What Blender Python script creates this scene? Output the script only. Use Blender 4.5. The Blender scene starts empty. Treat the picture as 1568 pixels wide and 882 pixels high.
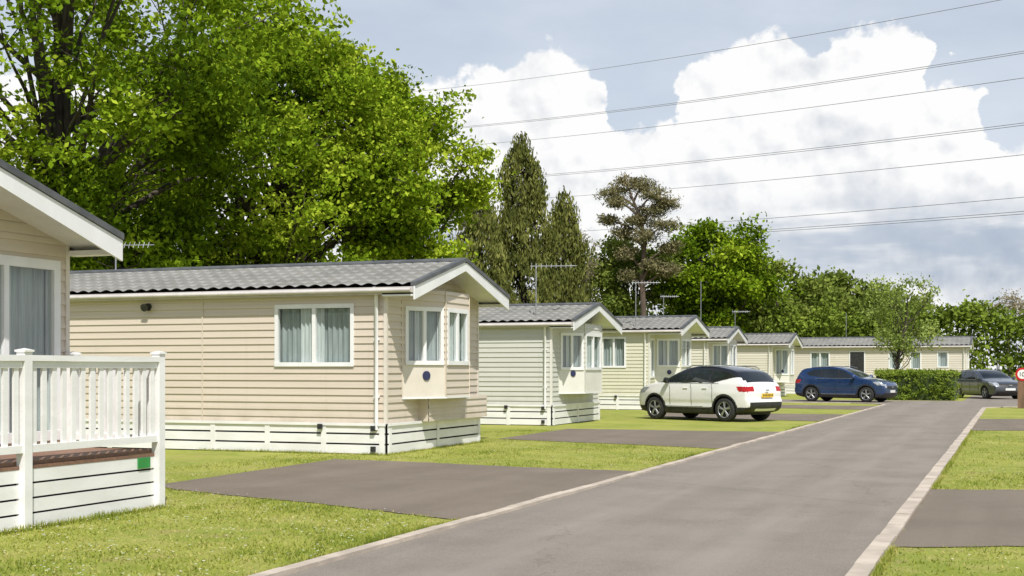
import bpy, math, random
import numpy as np
from mathutils import Vector
random.seed(7)
scene=bpy.context.scene
COL=scene.collection

# ------------------------------------------------------------------ nodes helper
class NT:
    def __init__(s,nt): s.nt=nt; nt.nodes.clear()
    def node(s,t,**kw):
        n=s.nt.nodes.new(t)
        for k,v in kw.items(): setattr(n,k,v)
        return n
    def put(s,sock,v):
        if isinstance(v,bpy.types.NodeSocket): s.nt.links.new(v,sock)
        elif v is not None: sock.default_value=v
    def m(s,op,a,b=None,c=None,clamp=False):
        n=s.node('ShaderNodeMath',operation=op,use_clamp=clamp)
        s.put(n.inputs[0],a); s.put(n.inputs[1],b)
        if c is not None: s.put(n.inputs[2],c)
        return n.outputs[0]
    def ss(s,v,a,b,lo=0.,hi=1.):
        n=s.node('ShaderNodeMapRange',interpolation_type='SMOOTHSTEP')
        s.put(n.inputs[0],v); s.put(n.inputs[1],a); s.put(n.inputs[2],b); s.put(n.inputs[3],lo); s.put(n.inputs[4],hi)
        return n.outputs[0]
    def noise(s,vec,scale,detail=4,rough=.55,dist=0.):
        n=s.node('ShaderNodeTexNoise')
        if vec is not None: s.put(n.inputs['Vector'],vec)
        n.inputs['Scale'].default_value=scale; n.inputs['Detail'].default_value=detail
        n.inputs['Roughness'].default_value=rough; n.inputs['Distortion'].default_value=dist
        return n.outputs['Fac']
    def mix(s,f,a,b,mode='MIX'):
        n=s.node('ShaderNodeMix',data_type='RGBA',blend_type=mode)
        s.put(n.inputs[0],f); s.put(n.inputs[6],a); s.put(n.inputs[7],b)
        return n.outputs[2]
    def vec(s,x,y,z=0.):
        n=s.node('ShaderNodeCombineXYZ'); s.put(n.inputs[0],x); s.put(n.inputs[1],y); s.put(n.inputs[2],z)
        return n.outputs[0]
    def vmap(s,v,scale=(1,1,1),loc=(0,0,0),rot=(0,0,0)):
        n=s.node('ShaderNodeMapping'); s.put(n.inputs[0],v)
        n.inputs['Scale'].default_value=scale; n.inputs['Location'].default_value=loc; n.inputs['Rotation'].default_value=rot
        return n.outputs[0]
def C(r,g,b): return (r,g,b,1.)

def newmat(name):
    m=bpy.data.materials.new(name); m.use_nodes=True
    return m,NT(m.node_tree)
def pm(name,c1,c2=None,scale=3.,rough=.6,bump=0.,bscale=60.,metal=0.,coat=0.,stretch=(1,1,1),detail=5,spec=.5,lo=.35,hi=.65):
    m,t=newmat(name)
    out=t.node('ShaderNodeOutputMaterial'); p=t.node('ShaderNodeBsdfPrincipled')
    t.nt.links.new(p.outputs[0],out.inputs[0])
    tc=t.node('ShaderNodeTexCoord').outputs['Object']
    if c2 is None: c2=tuple(x*.85 for x in c1)
    f=t.ss(t.noise(t.vmap(tc,stretch),scale,detail),lo,hi)
    t.put(p.inputs['Base Color'],t.mix(f,C(*c1),C(*c2)))
    p.inputs['Roughness'].default_value=rough; p.inputs['Metallic'].default_value=metal
    p.inputs['Coat Weight'].default_value=coat; p.inputs['Specular IOR Level'].default_value=spec
    if bump:
        b=t.node('ShaderNodeBump'); b.inputs['Strength'].default_value=bump; b.inputs['Distance'].default_value=.01
        t.put(b.inputs['Height'],t.noise(tc,bscale,4)); t.nt.links.new(b.outputs[0],p.inputs['Normal'])
    return m

# ------------------------------------------------------------------ mesh helper
class MB:
    def __init__(s): s.v=[];s.f=[];s.mi=[];s.sm=[]
    def add(s,vs,fs,m=0,sm=False):
        o=len(s.v); s.v+= [tuple(map(float,p)) for p in vs]
        for f in fs: s.f.append(tuple(i+o for i in f)); s.mi.append(m); s.sm.append(sm)
    def quad(s,a,b,c,d,m=0): s.add([a,b,c,d],[(0,1,2,3)],m)
    def obox(s,o,d,s0,s1,n0,n1,z0,z1,m=0):
        nx,ny=d[1],-d[0]
        P=lambda a,b,z:(o[0]+d[0]*a+nx*b,o[1]+d[1]*a+ny*b,z)
        v=[P(s0,n0,z0),P(s1,n0,z0),P(s1,n1,z0),P(s0,n1,z0),P(s0,n0,z1),P(s1,n0,z1),P(s1,n1,z1),P(s0,n1,z1)]
        s.add(v,[(0,1,2,3),(7,6,5,4),(0,4,5,1),(1,5,6,2),(2,6,7,3),(3,7,4,0)],m)
    def box(s,x0,x1,y0,y1,z0,z1,m=0): s.obox((0,0),(1,0),x0,x1,-y1,-y0,z0,z1,m)
    def tube(s,pts,rad,seg=8,m=0,cap=True):
        pts=[Vector(p) for p in pts]; n=len(pts)
        if not hasattr(rad,'__len__'): rad=[rad]*n
        vs=[];fs=[]; ref=None
        for i,p in enumerate(pts):
            t=(pts[min(i+1,n-1)]-pts[max(i-1,0)]).normalized()
            if ref is None:
                ref=Vector((0,0,1)) if abs(t.z)<.9 else Vector((1,0,0))
            a=(ref-t*ref.dot(t)).normalized(); b=t.cross(a); ref=a
            for k in range(seg):
                q=2*math.pi*k/seg
                vs.append(p+(a*math.cos(q)+b*math.sin(q))*rad[i])
        for i in range(n-1):
            for k in range(seg):
                k2=(k+1)%seg
                fs.append((i*seg+k,i*seg+k2,(i+1)*seg+k2,(i+1)*seg+k))
        s.add(vs,fs,m,True)
        if cap:
            s.add(vs[:seg],[tuple(range(seg))[::-1]],m); s.add(vs[-seg:],[tuple(range(seg))],m)
    def build(s,name,mats,parent=None,loc=None,merge=0):
        me=bpy.data.meshes.new(name); me.from_pydata(s.v,[],s.f)
        for m in mats: me.materials.append(m)
        me.polygons.foreach_set('material_index',s.mi); me.polygons.foreach_set('use_smooth',s.sm)
        if merge:
            import bmesh
            bm=bmesh.new(); bm.from_mesh(me); bmesh.ops.remove_doubles(bm,verts=bm.verts,dist=merge)
            bmesh.ops.recalc_face_normals(bm,faces=bm.faces); bm.to_mesh(me); bm.free()
        me.update()
        ob=bpy.data.objects.new(name,me); COL.objects.link(ob)
        if parent: ob.parent=parent
        if loc: ob.location=loc
        return ob
def empty(name,loc=(0,0,0),rz=0):
    e=bpy.data.objects.new(name,None); e.location=loc; e.rotation_euler=(0,0,rz); e.empty_display_size=.3
    COL.objects.link(e); return e

# ------------------------------------------------------------------ materials
M_white=pm('white_pvc',(.84,.84,.84),(.77,.77,.765),2.5,.35,stretch=(1,1,.4))
M_whiteb=pm('white_boards',(.84,.835,.825),(.76,.755,.735),1.6,.45,.1,30,stretch=(1,1,3))
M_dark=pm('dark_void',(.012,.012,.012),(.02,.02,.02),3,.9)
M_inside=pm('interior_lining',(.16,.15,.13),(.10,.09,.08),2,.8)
M_trim=pm('grey_roof_trim',(.11,.115,.12),(.07,.075,.08),3,.5)
M_black=pm('black_plastic',(.015,.015,.016),(.03,.03,.03),8,.5)
M_curt=pm('net_curtain',(.50,.52,.52),(.34,.37,.37),5,.9,stretch=(6,6,.3))
M_drape=pm('drape_cloth',(.80,.80,.79),(.68,.68,.68),6,.9,stretch=(5,5,.3))
M_metal=pm('galvanised_metal',(.45,.46,.47),(.33,.34,.35),8,.4,metal=.7)
M_gutter=pm('gutter_grey_cream',(.60,.57,.53),(.52,.49,.46),4,.4)
M_plaque=pm('blue_plaque',(.02,.022,.07),(.03,.04,.11),20,.3)
M_green=pm('green_tag',(.03,.30,.06),(.03,.24,.05),5,.5)
M_deck=pm('timber_deck_brown',(.26,.14,.09),(.17,.095,.065),4,.6,.3,40,stretch=(1,8,8))
M_bark=pm('bark',(.085,.07,.052),(.04,.033,.024),4,.95,1.,12,stretch=(1,1,.3))
M_barkp=pm('pine_bark',(.15,.10,.072),(.08,.06,.045),2,.9,1.,12,stretch=(1,1,.3))

def roofmat():
    m,t=newmat('roof_tile_sheet')
    out=t.node('ShaderNodeOutputMaterial'); p=t.node('ShaderNodeBsdfPrincipled'); t.nt.links.new(p.outputs[0],out.inputs[0])
    tc=t.node('ShaderNodeTexCoord').outputs['Object']
    a=t.ss(t.noise(tc,1.3,5),.35,.7); b=t.ss(t.noise(tc,30,4),.3,.75)
    c=t.mix(a,C(.29,.285,.265),C(.215,.215,.20)); c=t.mix(t.m('MULTIPLY',b,.4),c,C(.36,.355,.32))
    l=t.ss(t.noise(t.vmap(tc,loc=(4,2,0)),5,6,.7),.6,.75); c=t.mix(t.m('MULTIPLY',l,.4),c,C(.22,.23,.13))
    t.put(p.inputs['Base Color'],c); p.inputs['Roughness'].default_value=.7
    return m
M_roof=roofmat()

def glassmat():
    m,t=newmat('window_glass')
    out=t.node('ShaderNodeOutputMaterial'); tr=t.node('ShaderNodeBsdfTransparent'); gl=t.node('ShaderNodeBsdfGlossy')
    tr.inputs[0].default_value=C(.80,.86,.85); gl.inputs['Roughness'].default_value=.02
    ge=t.node('ShaderNodeNewGeometry'); dp=t.node('ShaderNodeVectorMath',operation='DOT_PRODUCT')
    t.put(dp.inputs[0],ge.outputs['Normal']); t.put(dp.inputs[1],ge.outputs['Incoming'])
    c=t.m('ABSOLUTE',dp.outputs['Value']); f=t.m('POWER',t.m('SUBTRACT',1.,c,clamp=True),5.)
    mx=t.node('ShaderNodeMixShader'); t.put(mx.inputs[0],t.m('MULTIPLY_ADD',f,.85,.10,clamp=True))
    t.nt.links.new(tr.outputs[0],mx.inputs[1]); t.nt.links.new(gl.outputs[0],mx.inputs[2]); t.nt.links.new(mx.outputs[0],out.inputs[0])
    return m
M_glass=glassmat()
M_carglass=pm('car_glass',(.012,.016,.018),(.02,.025,.028),2,.04,spec=.9)

def cladmat(name,c):
    m,t=newmat(name)
    out=t.node('ShaderNodeOutputMaterial'); p=t.node('ShaderNodeBsdfPrincipled'); t.nt.links.new(p.outputs[0],out.inputs[0])
    tc=t.node('ShaderNodeTexCoord').outputs['Object']
    a=t.ss(t.noise(t.vmap(tc,(.35,.35,6)),1.5,4),.3,.7)
    col=t.mix(t.m('MULTIPLY',a,.5),C(*c),C(*[x*.86 for x in c]))
    s=t.ss(t.noise(t.vmap(tc,(5,5,.25)),1.6,5),.55,.85)          # rain streaks
    col=t.mix(t.m('MULTIPLY',s,.25),col,C(c[0]*.62,c[1]*.60,c[2]*.56))
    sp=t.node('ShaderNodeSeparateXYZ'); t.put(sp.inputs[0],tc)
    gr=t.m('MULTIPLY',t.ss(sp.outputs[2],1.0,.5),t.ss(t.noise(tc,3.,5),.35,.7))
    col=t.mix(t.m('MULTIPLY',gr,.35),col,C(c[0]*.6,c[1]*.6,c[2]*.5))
    t.put(p.inputs['Base Color'],col); p.inputs['Roughness'].default_value=.5
    b=t.node('ShaderNodeBump'); b.inputs['Strength'].default_value=.25; b.inputs['Distance'].default_value=.004
    t.put(b.inputs['Height'],t.noise(t.vmap(tc,(1,1,14)),9,4)); t.nt.links.new(b.outputs[0],p.inputs['Normal'])
    return m

def leafmat(name,dark,mid,light,trans=.35):
    m,t=newmat(name)
    out=t.node('ShaderNodeOutputMaterial')
    at=t.node('ShaderNodeAttribute'); at.attribute_name='tint'
    f=at.outputs['Fac']
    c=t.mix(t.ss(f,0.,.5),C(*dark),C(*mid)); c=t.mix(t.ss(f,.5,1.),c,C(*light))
    d=t.node('ShaderNodeBsdfDiffuse'); tr=t.node('ShaderNodeBsdfTranslucent')
    t.put(d.inputs[0],c); t.put(tr.inputs[0],t.mix(.3,c,C(light[0],light[1],light[2]*.6)))
    a=t.node('ShaderNodeMixShader'); a.inputs[0].default_value=trans
    t.nt.links.new(d.outputs[0],a.inputs[1]); t.nt.links.new(tr.outputs[0],a.inputs[2])
    t.nt.links.new(a.outputs[0],out.inputs[0])
    return m
L_oak=leafmat('oak_leaves',(.060,.108,.008),(.195,.300,.016),(.41,.50,.045),.26)
L_con=leafmat('cypress_sprays',(.07,.085,.022),(.16,.175,.045),(.28,.285,.085),.2)
L_far=leafmat('mixed_leaves',(.09,.13,.025),(.18,.24,.045),(.28,.33,.075),.3)
L_pine=leafmat('pine_needles',(.11,.11,.05),(.20,.19,.09),(.30,.25,.15),.15)
L_bare=leafmat('budding_leaves',(.22,.19,.12),(.33,.28,.19),(.42,.37,.25))
L_hedge=leafmat('hedge_leaves',(.065,.10,.015),(.14,.20,.028),(.25,.33,.05),.25)
L_young=leafmat('young_tree_leaves',(.15,.21,.04),(.27,.35,.08),(.40,.48,.14))

def grassmat():
    m,t=newmat('mown_grass')
    out=t.node('ShaderNodeOutputMaterial'); p=t.node('ShaderNodeBsdfPrincipled'); t.nt.links.new(p.outputs[0],out.inputs[0])
    tc=t.node('ShaderNodeTexCoord').outputs['Object']
    a=t.ss(t.noise(tc,.55,6,.6),.38,.62); b=t.ss(t.noise(tc,3.,6,.65),.45,.66); c=t.noise(tc,38,5,.7); d=t.ss(t.noise(t.vmap(tc,loc=(7,3,0)),1.2,6,.7),.54,.68)
    col=t.mix(a,C(.26,.305,.05),C(.385,.385,.088))
    col=t.mix(t.m('MULTIPLY',b,.55),col,C(.47,.41,.15))
    col=t.mix(t.m('MULTIPLY',d,.6),col,C(.40,.30,.15))
    col=t.mix(t.m('MULTIPLY',t.ss(c,.35,.62),.5),col,C(.145,.195,.032))
    t.put(p.inputs['Base Color'],col); p.inputs['Roughness'].default_value=.9; p.inputs['Specular IOR Level'].default_value=.15
    bm=t.node('ShaderNodeBump'); bm.inputs['Strength'].default_value=.8; bm.inputs['Distance'].default_value=.02
    t.put(bm.inputs['Height'],t.noise(tc,45,5,.7)); t.nt.links.new(bm.outputs[0],p.inputs['Normal'])
    return m
M_grass=grassmat()
def asphaltmat(name,c1,c2,c3,tracks=0.):
    m,t=newmat(name)
    out=t.node('ShaderNodeOutputMaterial'); p=t.node('ShaderNodeBsdfPrincipled'); t.nt.links.new(p.outputs[0],out.inputs[0])
    tc=t.node('ShaderNodeTexCoord').outputs['Object']
    a=t.ss(t.noise(t.vmap(tc,(1.6,.08,1)),1.0,5),.35,.65)
    b=t.ss(t.noise(tc,.7,7,.65),.4,.7); sp=t.noise(tc,140,3,.8); sp2=t.noise(tc,28,4,.7); sp3=t.noise(tc,9,5,.7)
    col=t.mix(a,C(*c1),C(*c2)); col=t.mix(t.m('MULTIPLY',b,.75),col,C(*c3))
    col=t.mix(t.m('MULTIPLY',t.ss(sp,.5,.72),.55),col,C(.42,.38,.325))
    col=t.mix(t.m('MULTIPLY',t.ss(sp,.5,.3),.5),col,C(.07,.06,.05))
    col=t.mix(t.m('MULTIPLY',t.ss(sp2,.52,.72),.35),col,C(.11,.097,.08))
    col=t.mix(t.m('MULTIPLY',t.ss(sp3,.58,.78),.4),col,C(.34,.305,.262))
    if tracks:
        s=t.node('ShaderNodeSeparateXYZ'); t.put(s.inputs[0],tc)
        k=t.m('ABSOLUTE',t.m('SUBTRACT',t.m('ABSOLUTE',t.m('ADD',s.outputs[0],3.05)),.8))
        k=t.m('MULTIPLY',t.ss(k,.45,.05),t.ss(t.noise(t.vmap(tc,(2,.25,1)),1.5,5),.3,.65))
        col=t.mix(t.m('MULTIPLY',k,tracks),col,C(.30,.27,.232))
        vo=t.node('ShaderNodeTexVoronoi',feature='DISTANCE_TO_EDGE'); vo.inputs['Scale'].default_value=.22
        wv=t.node('ShaderNodeVectorMath',operation='ADD'); t.put(wv.inputs[0],tc); nn=t.noise(tc,1.8,6,.7)
        t.put(wv.inputs[1],t.vec(t.m('MULTIPLY',nn,1.4),t.m('MULTIPLY',nn,-1.1),0.)); t.put(vo.inputs['Vector'],wv.outputs[0])
        cr=t.ss(vo.outputs['Distance'],.003,.001)
        col=t.mix(t.m('MULTIPLY',cr,.3),col,C(.08,.07,.06))
    t.put(p.inputs['Base Color'],col); p.inputs['Roughness'].default_value=.88; p.inputs['Specular IOR Level'].default_value=.2
    bm=t.node('ShaderNodeBump'); bm.inputs['Strength'].default_value=.6; bm.inputs['Distance'].default_value=.006
    t.put(bm.inputs['Height'],sp); t.nt.links.new(bm.outputs[0],p.inputs['Normal'])
    return m
M_road=asphaltmat('road_asphalt',(.230,.203,.170),(.268,.238,.200),(.19,.168,.140),.5)
M_pad=asphaltmat('parking_bay_asphalt',(.175,.143,.108),(.205,.170,.132),(.147,.119,.091))
M_kerb=pm('concrete_kerb',(.54,.465,.38),(.40,.345,.28),2.5,.85,.4,60)

# ------------------------------------------------------------------ ground, road, bays
g=MB(); g.quad((-500,-300,0),(500,-300,0),(500,900,0),(-500,900,0)); g.build('ground',[M_grass])
KX=-4.99
r=MB()
r.add([(KX+.06,-20,.004),(-1.12,-20,.004),(-1.12,53,.004),(-.4,54.6,.004),(1.2,55.4,.004),(40,56,.004),(40,64.4,.004),(3,64.6,.004),(3,78,.004),(-2.2,78,.004),(-2.2,64.6,.004),(-16,64.6,.004),(-16,59.0,.004),(-6.6,58.4,.004),(-5.5,57.4,.004),(KX+.06,56,.004)],[tuple(range(16))])
r.build('road',[M_road])
PX=KX-.07
PADS=[[(PX,11.9),(PX,18.4),(-10.5,19.2),(-10.3,13.9)],
      [(PX,24.3),(PX,31.2),(-10.4,31.0),(-10.3,26.0)],
      [(PX,38.0),(PX,44.0),(-11,44.3),(-11,40.2)],
      [(PX,49.5),(PX,54.5),(-11.5,55.2),(-11.5,50.9)],
      [(-.96,11.4),(6,14.05),(6,19.6),(-.96,17.0)],
      [(-.96,33.6),(6,36.2),(6,44.2),(-.96,41.5)]]
RP=random.Random(5)
def ragged(p):
    out=[]
    for (x0,y0),(x1,y1) in zip(p,p[1:]+p[:1]):
        L=math.hypot(x1-x0,y1-y0); n=int(L/.12); st=abs(x0-x1)<.01
        for i in range(n):
            t=i/n; j=0 if st else RP.uniform(-.03,.03)+.04*math.sin(t*L*1.7+x0)
            out.append((x0+(x1-x0)*t,y0+(y1-y0)*t+j))
    return out
for p in PADS:
    q=ragged(p); b=MB(); b.add([(x,y,.008) for x,y in q],[tuple(range(len(q)))]); b.build('parking_bay',[M_pad])
def kerb(name,path,w):
    k=MB()
    for (x0,y0),(x1,y1) in zip(path[:-1],path[1:]):
        L=math.hypot(x1-x0,y1-y0); d=((x1-x0)/L,(y1-y0)/L); n=max(1,round(L/.915))
        for i in range(n):
            a=L*i/n+.004; bb=L*(i+1)/n-.004; dz=random.uniform(-.006,.006); dn=random.uniform(-.006,.006)
            k.obox((x0,y0),d,a,bb,-w/2+dn,w/2+dn,-.05,.035+dz)
    k.build(name,[M_kerb])
kerb('kerb',[(KX,-20),(KX,56),(-5.45,57.3),(-6.6,58.35),(-12,58.9)],.12)
kerb('kerb',[(-1.04,-20),(-1.04,53),(-.4,54.5),(1.2,55.3),(40,55.9)],.15)

def inpoly(px,py,poly):
    c=np.zeros(len(px),bool); n=len(poly)
    for i in range(n):
        x0,y0=poly[i]; x1,y1=poly[i-1]
        with np.errstate(divide='ignore',invalid='ignore'):
            k=((y0>py)!=(y1>py))&(px<(x1-x0)*(py-y0)/((y1-y0) if y1!=y0 else 1e-9)+x0)
        c^=k
    return c

def rawmesh(name,V,nv,mat,parent=None,tint=None):
    N=len(V)//nv
    me=bpy.data.meshes.new(name); me.vertices.add(len(V)); me.vertices.foreach_set('co',V.astype(np.float32).ravel())
    me.loops.add(len(V)); me.loops.foreach_set('vertex_index',np.arange(len(V),dtype=np.int32))
    me.polygons.add(N); me.polygons.foreach_set('loop_start',np.arange(N,dtype=np.int32)*nv)
    me.update(calc_edges=True)
    if tint is not None:
        a=me.attributes.new('tint','FLOAT','POINT'); a.data.foreach_set('value',np.repeat(tint,nv).astype(np.float32))
    me.materials.append(mat)
    ob=bpy.data.objects.new(name,me); COL.objects.link(ob)
    if parent: ob.parent=parent
    return ob

def lawn():
    R=np.random.default_rng(3)
    P=[]; GX=PX-.01
    for (x0,x1,y0,y1,n) in [(-12,GX,6.5,14,70000),(-12,GX,14,30,55000),(-.95,4,8.5,20,40000),(-.95,3,20,34,18000)]:
        P.append(np.c_[R.uniform(x0,x1,n),R.uniform(y0,y1,n)])
    fr=[]
    for (x0,y0,x1,y1,n) in [(GX,6.5,GX,11.8,1800),(GX,18.5,GX,24.2,1500),(GX,31.3,GX,38,1200),(-.94,8.5,-.94,11.3,900),(-.94,17,-.94,33,3000),(-10.13,20.4,-10.13,24.7,1500),(-14,20.36,-10.1,20.36,1500),(-8.55,7.5,-8.55,11.8,2200)]:
        t=R.uniform(0,1,n); fr.append(np.c_[x0+(x1-x0)*t+np.abs(R.normal(0,.02,n))*(1 if x0>-2 or x0<-8 else -1),y0+(y1-y0)*t-(np.abs(R.normal(0,.02,n)) if y0==y1 else 0)])
    F=np.concatenate(fr); nF=len(F)
    P=np.concatenate(P); k=np.ones(len(P),bool)
    for q in PADS:
        cx=sum(a for a,b in q)/4; cy=sum(b for a,b in q)/4
        k&=~inpoly(P[:,0],P[:,1],[(cx+(a-cx)*.995,cy+(b-cy)*.995) for a,b in q])
    k&=~((P[:,0]<-10.1)&(P[:,1]>20.4)&(P[:,1]<24.8)); k&=~((P[:,0]<-8.6)&(P[:,1]<11.8))
    def fld(p):
        x,y=p[:,0],p[:,1]
        return np.sin(x*1.7+1)*np.sin(y*1.1)+.7*np.sin(x*4.3+y*2.1)*np.sin(y*3.7-x)+.5*np.sin(x*9.1-y*5)*np.sin(y*8.3+x*3)
    P=P[k]; P=P[R.uniform(0,1,len(P))<.72+.25*fld(P)]
    P=np.concatenate([P,F]); n=len(P); fd=fld(P)
    h=R.uniform(.010,.030,n)*(1+.35*fd); h[-nF:]*=2.2; w=R.uniform(.004,.008,n); a=R.uniform(0,6.28,n); lean=R.normal(0,.018,(n,2))
    V=np.zeros((n,3,3)); V[:,0,0]=P[:,0]-np.cos(a)*w; V[:,0,1]=P[:,1]-np.sin(a)*w
    V[:,1,0]=P[:,0]+np.cos(a)*w; V[:,1,1]=P[:,1]+np.sin(a)*w
    V[:,2,0]=P[:,0]+lean[:,0]; V[:,2,1]=P[:,1]+lean[:,1]; V[:,2,2]=h
    t=np.clip(R.normal(.54,.22,n)-.22*fd,0,1)
    rawmesh('grass',V.reshape(-1,3),3,leafmat('grass_blades',(.15,.215,.03),(.32,.36,.065),(.54,.48,.18),.3),None,t)
    cl=P[R.integers(0,n-nF,300)]; D=np.repeat(cl,6,0)+R.normal(0,.16,(1800,2)); kk=(D[:,0]<PX-.05)|(D[:,0]>-.9)
    for q in PADS: kk&=~inpoly(D[:,0],D[:,1],q)
    D=D[kk]; n=len(D); rr=R.uniform(.007,.013,n); V=np.zeros((n,6,3))
    for i in range(6):
        V[:,i,0]=D[:,0]+rr*np.cos(i*1.047); V[:,i,1]=D[:,1]+rr*np.sin(i*1.047); V[:,i,2]=.04
    rawmesh('daisies',V.reshape(-1,3),6,pm('daisy_petals',(.8,.8,.78),(.8,.8,.6),5,.8))
lawn()

# ------------------------------------------------------------------ caravans
def wall(mb,p0,p1,z0,z1,ops,m=0,pitch=.13,lap=.015):
    L=math.hypot(p1[0]-p0[0],p1[1]-p0[1]); d=((p1[0]-p0[0])/L,(p1[1]-p0[1])/L); nx,ny=d[1],-d[0]
    P=lambda s,n,z:(p0[0]+d[0]*s+nx*n,p0[1]+d[1]*s+ny*n,z)
    def spans(a,b):
        sp=[(0,L)]
        for (s0,s1,za,zb) in ops:
            if za<b-1e-5 and zb>a+1e-5:
                ns=[]
                for (u,v) in sp:
                    if s0>u: ns.append((u,min(v,s0)))
                    if s1<v: ns.append((max(u,s1),v))
                sp=[(u,v) for u,v in ns if v-u>1e-4]
        return sp
    br=[z0]; k=math.floor(z0/pitch)+1
    while k*pitch<z1-1e-4: br.append(k*pitch); k+=1
    br.append(z1)
    def off(z,a):
        f=(z-a)/pitch
        return lap*max(0,1-f)+(.004 if .0<=f<.46 else 0)
    for a,b in zip(br[:-1],br[1:]):
        cuts=sorted(set([a,b]+([a+pitch*.46,a+pitch*.47] if pitch<1 and a+pitch*.47<b else [])+[z for o in ops for z in o[2:4] if a<z<b]))
        for c,e in zip(cuts[:-1],cuts[1:]):
            for u,v in spans(c,e):
                mb.quad(P(u,off(c,a),c),P(v,off(c,a),c),P(v,off(e-1e-5,a),e),P(u,off(e-1e-5,a),e),m)
        for u,v in spans(a-.001,a+.001):
            mb.quad(P(u,0,a),P(v,0,a),P(v,off(a,a),a),P(u,off(a,a),a),m)

def window(fr,gl,cu,p0,p1,s0,s1,za,zb,panes=2,curt=True,seed=0,fw=.05):
    L=math.hypot(p1[0]-p0[0],p1[1]-p0[1]); d=((p1[0]-p0[0])/L,(p1[1]-p0[1])/L); nx,ny=d[1],-d[0]
    R=random.Random(seed)
    P=lambda s,n,z:(p0[0]+d[0]*s+nx*n,p0[1]+d[1]*s+ny*n,z)
    fr.obox(p0,d,s0-.02,s1+.02,-.05,.028,zb-fw,zb+.025)
    fr.obox(p0,d,s0-.02,s1+.02,-.05,.038,za-.025,za+fw)
    fr.obox(p0,d,s0-.02,s0+fw,-.05,.028,za+fw,zb-fw); fr.obox(p0,d,s1-fw,s1+.02,-.05,.028,za+fw,zb-fw)
    for i in range(1,panes):
        c=s0+(s1-s0)*i/panes; fr.obox(p0,d,c-.036,c+.036,-.05,.026,za+fw,zb-fw)
    gl.quad(P(s0+.03,-.012,za+.03),P(s1-.03,-.012,za+.03),P(s1-.03,-.012,zb-.03),P(s0+.03,-.012,zb-.03))
    if curt:
        w=(s1-s0)/panes
        for i in range(panes):
            a=s0+w*i; b=a+w
            n=int((b-a)/.018); ph=R.random()*6
            for k in range(n):
                x0=a+(b-a)*k/n; x1=a+(b-a)*(k+1)/n
                f=lambda x:-.115+.016*math.sin(x*60+ph)+.009*math.sin(x*23+ph*2)
                cu.add([P(x0,f(x0),za-.05),P(x1,f(x1),za-.05),P(x1,f(x1),zb+.02),P(x0,f(x0),zb+.02)],[(0,1,2,3)],0,True)
            if panes==1: dr=[(a,a+w*.28),(b-w*.25,b)]
            elif i==0: dr=[(a,a+w*.08),(b-w*.40,b)]
            else: dr=[(a,a+w*.20),(b-w*.14,b)]
            for c0,c1 in dr:
                n=max(3,int((c1-c0)/.012))
                for k in range(n):
                    x0=c0+(c1-c0)*k/n; x1=c0+(c1-c0)*(k+1)/n
                    f=lambda x:-.075+.018*math.sin(x*75+ph)
                    cu.add([P(x0,f(x0),za-.05),P(x1,f(x1),za-.05),P(x1,f(x1),zb+.02),P(x0,f(x0),zb+.02)],[(0,1,2,3)],1,True)

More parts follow.
